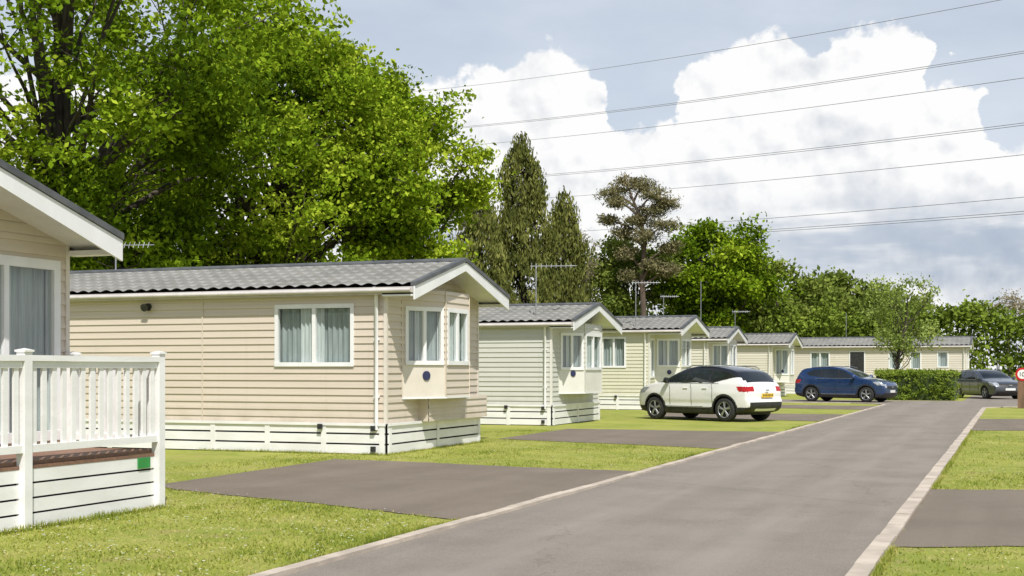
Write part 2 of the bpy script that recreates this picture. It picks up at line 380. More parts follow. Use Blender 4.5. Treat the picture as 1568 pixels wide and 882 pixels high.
def caravan(x,y,W,L,eave,ridge,over,bay,colour,side_w=(),front_w=(),skirt=.54,door=None,zw=(1.6,2.6),seed=0,lightcol=None,lowbay=0):
    e=empty('static_caravan',(x,y,0))
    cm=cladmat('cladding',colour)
    wl=MB(); fr=MB(); gl=MB(); cu=MB(); rf=MB(); sk=MB(); tr=MB()
    z0=skirt
    ops=[(L+a,L+b,c,d) for a,b,c,d in side_w]
    wall(wl,(-L,0),(0,0),z0,eave,ops)
    for i,(a,b,c,d) in enumerate(side_w): window(fr,gl,cu,(-L,0),(0,0),L+a,L+b,c,d,2 if b-a>.8 else 1,True,seed+i)
    wall(wl,(0,W),(-L,W),z0,eave,[]); wall(wl,(-L,W),(-L,0),z0,eave,[])
    if bay:
        y0,y1,y2,y3,dep,zb=bay
        wall(wl,(0,0),(0,y0),z0,eave,[w for w in front_w if w[1]<y0])
        wall(wl,(0,y3),(0,W),z0,eave,[])
        wall(wl,(0,y0),(0,y3),z0,zb+.05,[])
        if lowbay:
            wall(wl,(lowbay,y1-.2),(lowbay,W),z0,zb+.0,[]); wl.quad((0,y1-.2,z0),(lowbay,y1-.2,z0),(lowbay,y1-.2,zb),(0,y1-.2,zb),0)
            wl.quad((0,y1-.2,z0),(lowbay,y1-.2,z0),(lowbay,W,z0),(0,W,z0),0)
        for i,w in enumerate(front_w):
            if w[1]<y0: window(fr,gl,cu,(0,0),(0,y0),*w,1,True,seed+9)
        fac=[((0,y0),(dep,y1)),((dep,y1),(dep,y2)),((dep,y2),(0,y3))]
        for i,(p,q) in enumerate(fac):
            LL=math.hypot(q[0]-p[0],q[1]-p[1]); s0=.09; s1=LL-.07
            op=(s0,s1,zw[0],zw[1])
            wall(wl,p,q,zw[0]-.02,eave,[op])
            if lowbay and i==1: wall(wl,p,q,zb,zw[0]-.02,[],0)
            else: wall(wl,p,q,zb,zw[0]-.02,[op],1,pitch=5,lap=.004)
            window(fr,gl,cu,p,q,*op,2 if (i!=1 or y2-y1>.9) else 1,True,seed+20+i)
            d=((q[0]-p[0])/LL,(q[1]-p[1])/LL)
            tr.obox(p,d,-.012,LL+.012,.020,.028,zb-.02,zb+.015,0)
            tr.obox(p,d,-.016,.016,.004,.024,zb+.02,eave,1)
        wl.add([(0,y0,zb),(dep,y1,zb),(dep,y2,zb),(0,y3,zb)],[(0,1,2,3)],1)
        wl.add([(0,y0,eave),(dep,y1,eave),(dep,y2,eave),(0,y3,eave)],[(0,1,2,3)],1)
        p,q=fac[0]; LL=math.hypot(q[0]-p[0],q[1]-p[1]); d=((q[0]-p[0])/LL,(q[1]-p[1])/LL); nx,ny=d[1],-d[0]
        cx,cy=p[0]+d[0]*LL*.55,p[1]+d[1]*LL*.55
        tr.tube([(cx,cy,1.38),(cx+nx*.03,cy+ny*.03,1.38)],.085,20,2)
    else:
        wall(wl,(0,0),(0,W),z0,eave,list(front_w))
        for i,w in enumerate(front_w): window(fr,gl,cu,(0,0),(0,W),*w,2,True,seed+30+i,fw=.08)
    for gx,sx in ((0,1),(-L,-1)):
        n=5
        for i in range(n):
            f0=i/n; f1=(i+1)/n; za=eave+(ridge-eave)*f0; zb_=eave+(ridge-eave)*f1
            wl.quad((gx+sx*.012,W/2*f0,za),(gx+sx*.012,W-W/2*f0,za),(gx,W-W/2*f1,zb_),(gx,W/2*f1,zb_),0)
    for cx,cy in ((0,0),(0,W),(-L,0),(-L,W)):
        wl.box(cx-.035,cx+.024,cy-.024 if cy==0 else cy-.035,cy+.035 if cy==0 else cy+.024,z0,eave,1)
    wl.box(-3.77,-3.745,-.023,.0,z0,eave,0); wl.box(-7.4,-7.375,-.023,.0,z0,eave,0)
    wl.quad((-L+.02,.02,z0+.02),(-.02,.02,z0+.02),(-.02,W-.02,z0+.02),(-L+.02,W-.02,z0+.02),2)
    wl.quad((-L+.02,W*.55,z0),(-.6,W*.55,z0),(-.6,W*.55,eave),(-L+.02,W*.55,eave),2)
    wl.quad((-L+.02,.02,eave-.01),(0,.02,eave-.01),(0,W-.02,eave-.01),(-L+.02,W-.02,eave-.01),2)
    # pantile-effect roof
    yo=.16; slope=(ridge-eave)/(W/2); xs=np.arange(-L-.1,over+.001,.033)
    for side in (0,1):
        run=W/2+yo; Ls=run*math.hypot(1,slope); nr=7; rl=Ls/nr
        vs=[];fs=[]; rows=[]
        for i in range(nr):
            for t in (0.,.4,.75,1.): rows.append((i+t,t))
        for (q,t) in rows:
            s=min(q*rl,Ls); hgt=.010+.036*t
            for xv in xs:
                wv=.040*(abs(math.cos(xv*math.pi/.264))**1.2)*(0.45+.55*t)
                yy=s/Ls*run; zz=ridge+.02-yy*slope+hgt+wv
                vs.append((xv,W/2-yy if side==0 else W/2+yy,zz))
        n=len(xs)
        for i in range(len(rows)-1):
            for k in range(n-1): fs.append((i*n+k,i*n+k+1,(i+1)*n+k+1,(i+1)*n+k))
        rf.add(vs,fs,0,False)
        ye=W/2-run if side==0 else W/2+run; ze=ridge-run*slope
        tr.quad((over-.02,W/2,ridge-.06),(over-.02,ye,ze-.06),(0.0,ye,ze-.06),(0.0,W/2,ridge-.06),0)
        tr.quad((over-.02,W/2,ridge+.0),(over-.02,ye,ze+.0),(-L-.09,ye,ze+.0),(-L-.09,W/2,ridge+.0),3)
        for bx,t in ((over-.02,.03),(-L-.11,.03)):
            hh=.17
            a=(W/2,ridge+.035);b=(ye,ze+.035)
            P=[(bx,a[0],a[1]-hh),(bx,b[0],b[1]-hh-.06),(bx,b[0],b[1]),(bx,a[0],a[1])]
            Q=[(bx+t,p[1],p[2]) for p in P]
            tr.add(P+Q,[(0,1,2,3),(7,6,5,4),(0,4,5,1),(1,5,6,2),(2,6,7,3),(3,7,4,0)],0)
            P=[(bx-.05,a[0],a[1]+.005),(bx-.05,b[0],b[1]+.005),(bx-.05,b[0],b[1]+.075),(bx-.05,a[0],a[1]+.075)]
            Q=[(bx+t+.02,p[1],p[2]) for p in P]
            tr.add(P+Q,[(0,1,2,3),(7,6,5,4),(0,4,5,1),(1,5,6,2),(2,6,7,3),(3,7,4,0)],3)
        sg=-1 if side==0 else 1
        tr.box(-L-.08,over-.03,min(ye,ye-sg*.02),max(ye,ye-sg*.02),ze-.10,ze+.03,4)
        tr.tube([(-L-.1,ye+sg*.045,ze-.03),(over-.05,ye+sg*.045,ze-.03)],.04,8,4)
        tr.quad((-L,0 if side==0 else W,ze-.07),(over-.03,0 if side==0 else W,ze-.07),(over-.03,ye,ze-.07),(-L,ye,ze-.07),0)
        tr.box(.0,over-.03,min(ye,-.0) if side==0 else W,max(ye,0) if side==0 else ye,ze-.13,ze-.075,0)
    rf.tube([(-L-.1,W/2,ridge+.06),(over+.02,W/2,ridge+.06)],.055,8,1)
    tr.tube([(-.16,-.055,z0-.1),(-.16,-.055,eave-.12),(-.16,-.15,eave-.02)],.036,8,0)
    for z in (1.0,2.0): tr.box(-.21,-.11,-.06,-.01,z,z+.04,0)
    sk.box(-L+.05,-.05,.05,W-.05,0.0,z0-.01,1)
    hz=z0/3
    def sk_side(p0,p1,posts):
        LL=math.hypot(p1[0]-p0[0],p1[1]-p0[1]); d=((p1[0]-p0[0])/LL,(p1[1]-p0[1])/LL)
        for i in range(3): sk.obox(p0,d,0,LL,.0,.022,.02+i*hz,.02+i*hz+hz-.03,0)
        for s in posts: sk.obox(p0,d,s-.05,s+.05,.024,.036,.01,z0-.036,0)
        sk.obox(p0,d,-.02,LL+.02,.024,.05,z0-.035,z0+.012,0)
    o=.03
    sk_side((-L,-o),(0,-o),[L-.05-i*1.15 for i in range(int(L/1.15)+1)])
    sk_side((0+o,0),(0+o,W),[.05,W/2,W-.05]); sk_side((0,W+o),(-L,W+o),[.05,L-.05]); sk_side((-L-o,W),(-L-o,0),[.05,W-.05])
    for bx,bz in ((-.2,.42),(-.2,.06),(-1.25,.44)): tr.box(bx-.04,bx+.04,-.13,-.075,bz,bz+.09,5)
    if door:
        a,b,zd=door; tr.box(a-.06,b+.06,-.035,-.018,z0,zd+.06,0); tr.box(a,b,-.04,-.036,z0+.05,zd,5)
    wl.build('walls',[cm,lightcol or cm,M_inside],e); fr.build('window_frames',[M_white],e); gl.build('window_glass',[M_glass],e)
    cu.build('curtains',[M_curt,M_drape],e); rf.build('roof',[M_roof,M_trim],e)
    tr.build('trim',[M_white,cm,M_plaque,M_trim,M_gutter,M_black],e); sk.build('skirt',[M_whiteb,M_dark],e)
    return e
M_cream=pm('pale_trim',(.71,.655,.57),(.66,.60,.52),2,.5)
M_cream2=pm('pale_trim_cream',(.74,.72,.655),(.68,.665,.60),2,.5)
beige=(.635,.555,.455)
c0=caravan(-9.8,7.65,4.1,10.5,2.93,3.52,.62,None,beige,front_w=[(.25,1.75,.75,2.66),(2.35,3.95,.75,2.66)],seed=3,lightcol=M_cream)
c1=caravan(-10.2,20.45,4.15,11,2.93,3.47,.62,(.62,1.52,2.62,3.5,.45,.98),beige,side_w=[(-2.2,-.64,1.57,2.63),(-8.1,-6.92,1.65,2.55)],seed=11,lightcol=M_cream,lowbay=.2)
c2=caravan(-11.4,32.6,4.15,11,2.74,3.24,.68,(.55,1.3,2.85,3.6,.5,.85),(.585,.585,.525),seed=21,zw=(1.5,2.45),lightcol=M_cream2)
c3=caravan(-12.4,46.3,4.2,11,2.93,3.42,1.25,(.75,1.3,2.9,3.45,.85,.9),(.66,.645,.50),side_w=[(-1.8,-.9,1.57,2.66)],front_w=[(.12,.62,1.2,2.6)],seed=31,lightcol=M_cream2)
c4=caravan(-12.8,57.9,4.15,11,2.86,3.36,.95,(.6,1.3,2.9,3.6,.7,.9),(.69,.66,.56),side_w=[(-3,-1.8,1.6,2.5)],seed=41,lightcol=M_cream2)
c5=caravan(-12.0,69.9,4.2,11,2.85,3.36,.95,(.6,1.3,2.9,3.6,.7,.8),(.70,.66,.55),side_w=[(-3.2,-2.,1.6,2.5)],seed=51,zw=(1.2,2.55),lightcol=M_cream2)
c6=caravan(-2.5,79.2,4.2,14.5,2.85,3.33,.25,None,(.69,.635,.54),side_w=[(-8.8,-7.7,1.5,2.5),(-4.3,-3.6,1.5,2.5),(-3.1,-2.5,1.5,2.5),(-1.6,-1.0,1.6,2.5)],front_w=[(1.2,2.9,1.5,2.5)],door=(-6.5,-5.7,2.5),seed=61,lightcol=M_cream2)
wl=MB(); wl.tube([(-4.95,0,2.66),(-4.95,-.06,2.66)],.07,14,0); wl.tube([(-4.95,-.05,2.68),(-4.95,-.16,2.64)],[.05,.075],14,0); wl.build('wall_lamp',[M_black],c1)

# ------------------------------------------------------------------ deck with picket balustrade
dk=empty('decking_with_balustrade',(0,0,0))
f=MB(); X=-8.62; Y1=11.78; YS=4.0
d=MB()
for i in range(9):
    xa=X-.02-i*.132; d.box(xa-.126,xa,YS,Y1,.60,.635,0)
d.box(X-.03,X+.016,YS,Y1+.01,.565,.598,0)
d.build('deck_boards',[M_deck],dk)
def post(x,y):
    f.box(x-.05,x+.05,y-.05,y+.05,0,1.66); f.box(x-.062,x+.062,y-.062,y+.062,1.66,1.68)
    f.add([(x-.055,y-.055,1.68),(x+.055,y-.055,1.68),(x+.055,y+.055,1.68),(x-.055,y+.055,1.68),(x,y,1.695)],[(0,1,4),(1,2,4),(2,3,4),(3,0,4)])
posts=[(X+.03,9.72),(X+.03,11.76),(X+.03,7.68),(X+.03,5.6),(-9.72,11.76)]
for p in posts: post(*p)
def rail(o,dv,L):
    f.obox(o,dv,0,L,-.05,.05,1.575,1.63); f.obox(o,dv,0,L,-.025,.025,1.51,1.573); f.obox(o,dv,0,L,-.03,.03,.72,.79)
    n=int(round(L/.138))
    for i in range(n):
        s=L*(i+.5)/n; f.obox(o,dv,s-.03,s+.03,-.013,.013,.79,1.51)
for (ya,yb) in ((5.65,7.63),(7.73,9.67),(9.77,11.71)): rail((X+.03,ya),(0,1),yb-ya)
rail((-9.67,11.76),(1,0),9.67+X+.03-.05)
for i in range(4):
    z=.015+i*.142
    f.box(X-.01,X+.012,YS,Y1-.06,z,z+.122); f.box(-9.75,X-.03,Y1-.02,Y1+.005,z,z+.122)
f.build('white_balustrade_and_skirt',[M_whiteb],dk)
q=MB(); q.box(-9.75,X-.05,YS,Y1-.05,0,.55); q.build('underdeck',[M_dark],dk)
q=MB(); q.box(X+.014,X+.03,11.42,11.62,.45,.56); q.build('green_tag',[M_green],dk)

# ------------------------------------------------------------------ foliage
def leaves(name,Cn,s,asp,tint,mat,parent,R,up=.5,droop=False):
    N=len(Cn)
    if droop:
        u=R.normal(0,.28,(N,3)); u[:,2]-=1
    else:
        n=R.normal(0,1,(N,3)); n[:,2]+=up; n/=np.linalg.norm(n,axis=1)[:,None]
        u=np.cross(n,R.normal(0,1,(N,3)))
    u/=np.linalg.norm(u,axis=1)[:,None]
    v=np.cross(u,R.normal(0,1,(N,3))) if droop else np.cross(n,u)
    v/=np.linalg.norm(v,axis=1)[:,None]
    ss=(s*R.uniform(.6,1.3,N))[:,None]
    V=np.stack([Cn-u*ss,Cn+v*ss*asp,Cn+u*ss,Cn-v*ss*asp],1).reshape(-1,3)
    return rawmesh(name,V,4,mat,parent,np.clip(tint,0,1))

def tree(name,x,y,cz,R3,nl,lr,cpl,lpc,s,spread,mat,seed,tr=.35,bark=None,tb=.5,bx=0,by=0,twigs=3,lowcut=None,asp=.6,shell=.5,holes=(),up=.5,back=None,zt=.14):
    R=np.random.default_rng(seed); e=empty(name,(x,y,0))
    D=R.normal(0,1,(nl,3)); D/=np.linalg.norm(D,axis=1)[:,None]
    rad=R.uniform(shell**3,1,nl)**(1/3)
    if back is not None:
        k=(D@np.array([-.5,.86,0]))*rad<back; D=D[k]; rad=rad[k]
    Lb=np.array([bx,by,cz])+D*np.array(R3)*rad[:,None]*.88
    if lowcut is not None: Lb=Lb[Lb[:,2]>lowcut]
    b=MB(); top=cz+R3[2]*.3
    tp=[(bx*t+.25*math.sin(t*5+seed),by*t+.2*math.cos(t*4+seed)-.2,top*t) for t in np.linspace(0,1,9)]
    b.tube([tp[0][:2]+(-.1,)]+tp[1:],[tr*(1.35-1.15*t) for t in np.linspace(0,1,9)],10,0)
    pts=[];tin=[]
    for i,l in enumerate(Lb):
        t=min(.95,max(.25,(l[2]*R.uniform(.35,.8))/top)); k=t*8; j=int(k); a=np.array(tp[j])*(1-(k-j))+np.array(tp[min(8,j+1)])*(k-j)
        mid=(a+l)/2+R.normal(0,.35,3)*R3[0]*.1+np.array([0,0,.08*R3[2]])
        P=[a,(a+mid)/2+R.normal(0,.1,3),mid,(mid+l)/2+R.normal(0,.1,3),l]
        r0=tr*R.uniform(.16,.34); b.tube([tuple(p) for p in P],[r0,r0*.8,r0*.6,r0*.4,r0*.18],6,0,cap=False)
        for w in range(twigs):
            dd=R.normal(0,1,3); dd/=np.linalg.norm(dd); dd[2]=abs(dd[2])*.5
            b.tube([tuple(mid*.3+l*.7),tuple(l*.6+(l+dd*lr)*.4),tuple(l+dd*lr*.9)],[r0*.25,r0*.16,.012],4,0,cap=False)
        lrr=lr*R.uniform(.55,1.35); c=R.normal(0,1,(cpl,3)); c/=np.linalg.norm(c,axis=1)[:,None]
        c=l+c*np.array([1,1,.65])*lrr*R.uniform(.35,1.05,(cpl,1))
        for (hp,hd,hr) in holes:
            hd=np.array(hd)/np.linalg.norm(hd); w_=c-np.array(hp); al=w_@hd; pe=np.linalg.norm(w_-al[:,None]*hd,axis=1)
            c=c[~((al>-.3)&(pe<hr*R.uniform(.6,1.3,len(c))))]
        n=len(c)
        if n==0: continue
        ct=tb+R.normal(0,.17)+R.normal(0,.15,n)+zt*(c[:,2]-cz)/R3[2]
        q=np.repeat(c,lpc,0)+R.normal(0,1,(n*lpc,3))*np.array(spread)*np.repeat(R.uniform(.5,1.4,n),lpc)[:,None]
        pts.append(q); tin.append(np.repeat(ct,lpc)+R.normal(0,.16,n*lpc))
    b.build('trunk_and_limbs',[bark or M_bark],e)
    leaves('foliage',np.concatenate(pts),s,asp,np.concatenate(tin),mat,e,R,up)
    return e
sp=(.32,.32,.16)
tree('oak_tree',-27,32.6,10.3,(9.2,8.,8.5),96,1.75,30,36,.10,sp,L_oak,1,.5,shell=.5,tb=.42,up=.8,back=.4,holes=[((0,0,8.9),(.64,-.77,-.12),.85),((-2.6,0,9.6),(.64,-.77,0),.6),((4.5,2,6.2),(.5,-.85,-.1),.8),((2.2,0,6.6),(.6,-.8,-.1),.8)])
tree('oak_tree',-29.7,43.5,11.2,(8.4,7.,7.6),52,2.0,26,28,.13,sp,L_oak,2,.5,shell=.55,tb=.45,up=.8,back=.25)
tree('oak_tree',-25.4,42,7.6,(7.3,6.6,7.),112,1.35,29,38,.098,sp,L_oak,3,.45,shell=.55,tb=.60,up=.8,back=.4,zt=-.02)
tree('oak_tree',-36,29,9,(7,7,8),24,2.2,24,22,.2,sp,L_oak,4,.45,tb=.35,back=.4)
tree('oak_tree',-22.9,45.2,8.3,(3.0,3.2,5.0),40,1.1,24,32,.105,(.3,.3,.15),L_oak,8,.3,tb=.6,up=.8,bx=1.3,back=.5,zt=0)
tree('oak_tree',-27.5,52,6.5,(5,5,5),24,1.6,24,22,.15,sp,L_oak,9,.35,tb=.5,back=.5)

def conifer(name,x,y,h,rad,seed,n=900,lpc=34,tb=.4):
    R=np.random.default_rng(seed); e=empty(name,(x,y,0)); b=MB()
    b.tube([(0,0,-.1),(0.05,0,h*.5),(0,0,h*.97)],[.28,.16,.02],8,0)
    t=R.uniform(0,1,n)**.75; z=h*(.05+.95*(1-t)); rr=rad*(t**.68)*(1+.18*np.sin(z*2.1+seed))*R.uniform(.6,1.05,n); a=R.uniform(0,6.283,n)
    rr*=1+.25*np.sin(a*3+seed+z*.6)
    c=np.c_[np.cos(a)*rr,np.sin(a)*rr,z]
    for i in range(0,n,6):
        b.tube([(0,0,c[i,2]+.3),tuple(c[i]*[.6,.6,1]+[0,0,.25]),tuple(c[i])],[.05,.03,.01],4,0,cap=False)
    k=R.uniform(0,1,(n*lpc,1)); cc=np.repeat(c,lpc,0)
    out=np.repeat(np.c_[np.cos(a),np.sin(a)],lpc,0)
    q=cc+R.normal(0,1,(n*lpc,3))*[.16,.16,.12]; q[:,2]-=k[:,0]*.95; q[:,:2]+=out*(.25*np.sin(k*2.2))
    tt=np.repeat(tb+R.normal(0,.22,n),lpc)+R.normal(0,.12,n*lpc)
    b.build('trunk_and_limbs',[M_bark],e); leaves('foliage',q,.14,.34,tt,L_con,e,R,droop=True)
conifer('cypress_tree',-25.0,66.5,14.4,2.5,1,900,32)
conifer('cypress_tree',-23.6,69.5,11.6,2.0,2,640,30)
conifer('cypress_tree',-26.2,63.5,11.0,2.5,5,700,30,.5)
conifer('cypress_tree',-24.4,73.5,7.2,1.8,6,420,28,.55)

def pine():
    R=np.random.default_rng(12); e=empty('scots_pine_tree',(-23.9,87.5,0)); b=MB()
    T=[(0,0,-.1),(.1,0,4),(-.1,.1,8),(.15,0,10.5),(-.3,0,12.3),(-.9,0,13.6)]
    b.tube(T,[.24,.22,.18,.15,.12,.06],10,0)
    lobes=[(-2.3,0,13.8,.9),(-1.3,.4,14.4,1.),(-.1,.2,14.2,.8),(.8,-.2,13.5,.9),(1.6,.2,12.9,.7),(-1.6,-.5,13.1,.7),(.4,.3,12.4,.9),(-.6,0,11.8,.7),(1.5,0,11.4,.9),(-1.5,.3,11.0,.7),(.3,-.5,10.6,.9),(1.8,.2,9.8,.8),(-1.2,.0,9.5,.8),(-2.5,0,11.9,.5),(.7,0,8.7,.9),(-.8,.3,8.0,.8),(1.9,0,8.3,.7)]
    P=[];t=[]
    for (x,y,z,r) in lobes:
        a=np.array([np.interp(z-1.1,[p[2] for p in T],[p[0] for p in T]),0,z-1.1])
        l=np.array([x,y,z]); b.tube([tuple(a),tuple((a+l)/2+[0,0,.1]),tuple(l)],[.1,.07,.03],6,0,cap=False)
        c=R.normal(0,1,(32,3)); c/=np.linalg.norm(c,axis=1)[:,None]; c=l+c*np.array([1.15,1,.5])*r*R.uniform(.4,1.1,(32,1))
        P.append(np.repeat(c,34,0)+R.normal(0,1,(32*34,3))*[.2,.2,.13]); t.append(np.repeat(.5+R.normal(0,.2,32),34)+R.normal(0,.1,32*34))
    b.build('trunk_and_limbs',[M_barkp],e); leaves('foliage',np.concatenate(P),.12,.32,np.concatenate(t),L_pine,e,R)
pine()
s2=(.45,.45,.25)
tree('broadleaf_tree',-20.4,94.5,8.4,(4.8,4.9,5.2),54,1.15,22,26,.16,s2,L_oak,21,.3,tb=.38,up=.8)
tree('broadleaf_tree',-25.6,90.5,7.4,(3.3,3.3,4.0),28,1.2,22,26,.16,s2,L_far,22,.25,tb=.5,up=.8)
tree('broadleaf_tree',-16.4,97,5.9,(3.6,3.6,3.4),24,1.3,22,24,.19,s2,L_far,23,.3,tb=.6)
tree('budding_tree',-28.6,86.5,9.0,(1.9,1.9,2.4),18,.8,14,9,.07,(.3,.3,.2),L_bare,24,.18,twigs=9,bark=pm('pale_bark',(.24,.20,.16),(.16,.13,.10),5,.9))
tree('broadleaf_tree',-18.9,116,5.9,(4.4,4.,3.8),30,1.4,20,22,.24,s2,L_far,31,.3,tb=.6)
tree('broadleaf_tree',-13.6,117.6,6.4,(4.3,4.,4.2),30,1.4,20,22,.24,s2,L_far,32,.3,tb=.42)
tree('broadleaf_tree',-23.6,112,5.9,(3.8,4.,4.0),24,1.4,20,22,.24,s2,L_far,33,.3,tb=.7)
tree('budding_tree',-.2,128,6.6,(2.5,2.,2.0),16,.9,14,9,.11,(.4,.4,.2),L_bare,34,.2,twigs=6)
tree('young_street_tree',-5.2,68.3,4.35,(2.0,1.9,2.7),44,.42,9,11,.08,(.2,.2,.18),L_young,41,.09,twigs=4,tb=.6,shell=.15)

def mass(name,path,w,h,hv,mat,seed,dens=9,lpc=26,s=.15,spread=(.3,.3,.22),tb=.5,core=False):
    R=np.random.default_rng(seed); P=[];T=[]
    acc=0
    for (x0,y0),(x1,y1) in zip(path[:-1],path[1:]):
        L=math.hypot(x1-x0,y1-y0); dx,dy=(x1-x0)/L,(y1-y0)/L; nx,ny=dy,-dx
        n=int(L*(w+2*h)*dens/2)
        s_=R.uniform(0,L,n); k=R.uniform(-1,1,n); zz=R.uniform(0,1,n)
        sa=s_+acc
        H=h+hv*(.5*np.sin(sa*.55+seed)+.3*np.sin(sa*1.37+2*seed)+.35*np.sin(sa*3.1+seed*3))
        tp=R.uniform(0,1,n)<w/(w+2*h)*1.4
        off=np.where(tp,k*w/2,np.sign(k)*w/2*(1-.35*zz**3)+R.normal(0,.12*w/2+.03,n)); z=np.where(tp,H*(1-.12*k**2)+R.normal(0,.05*h*(0 if core else 1)+.02,n),zz*H)
        c=np.c_[x0+dx*s_+nx*off,y0+dy*s_+ny*off,np.maximum(z,.05)]
        ct=tb+.22*np.sin(sa*.8+seed*1.7)*np.sin(sa*.23+1)+R.normal(0,.14,n)
        P.append(np.repeat(c,lpc,0)+R.normal(0,1,(n*lpc,3))*spread); T.append(np.repeat(ct,lpc)+R.normal(0,.1,n*lpc)); acc+=L
    P=np.concatenate(P); T=np.concatenate(T); P[:,2]=np.abs(P[:,2])
    e=empty(name); b=MB()
    for (x0,y0),(x1,y1) in zip(path[:-1],path[1:]):
        L=math.hypot(x1-x0,y1-y0); n=max(2,int(L/1.2))
        if core: b.obox((x0,y0),((x1-x0)/L,(y1-y0)/L),.1,L-.1,-w/2+.12,w/2-.12,.05,h-.12)
        for i in range(n):
            t=(i+.5)/n; x=x0+(x1-x0)*t; y=y0+(y1-y0)*t
            for j in range(3):
                b.tube([(x,y,0),(x+R.normal(0,.25*w*.5),y+R.normal(0,.25*w*.5),h*.5),(x+R.normal(0,.4*w*.5),y+R.normal(0,.4*w*.5),h*.85)],[.05,.035,.01],5,0,cap=False)
    b.build('stems',[pm('hedge_core',(.05,.08,.015),(.03,.05,.012),8,.95) if core else M_bark],e)
    leaves('foliage',P,s,.6,T,mat,e,R)
mass('boundary_hedge',[(-26.5,22),(-27.5,58)],2.6,4.3,.9,L_hedge,5,4,16,.22,(.35,.35,.28),.45)
mass('boundary_hedge',[(-27.5,58),(-27.5,96)],2.6,4.3,.9,L_hedge,5,5,20,.19,(.35,.35,.28),.5)
mass('boundary_hedge',[(-30,86),(-24,96),(-14,101)],3.,5.2,.9,L_far,6,7,24,.18,(.4,.4,.3),.75)
mass('boundary_hedge',[(-16,95),(-4,92),(14,90),(34,90)],3.,4.9,.7,L_hedge,7,6,24,.18,(.4,.4,.3),.55)
mass('boundary_hedge',[(-26,103),(-6,104)],3,6.6,.9,L_far,8,5,22,.22,(.5,.5,.35),.5)
mass('clipped_hedge',[(-6.3,66.2),(-2.5,65.9)],1.3,1.38,.03,leafmat('privet_leaves',(.10,.15,.02),(.20,.28,.04),(.32,.40,.07),.25),9,80,26,.045,(.07,.07,.05),.75,core=True)

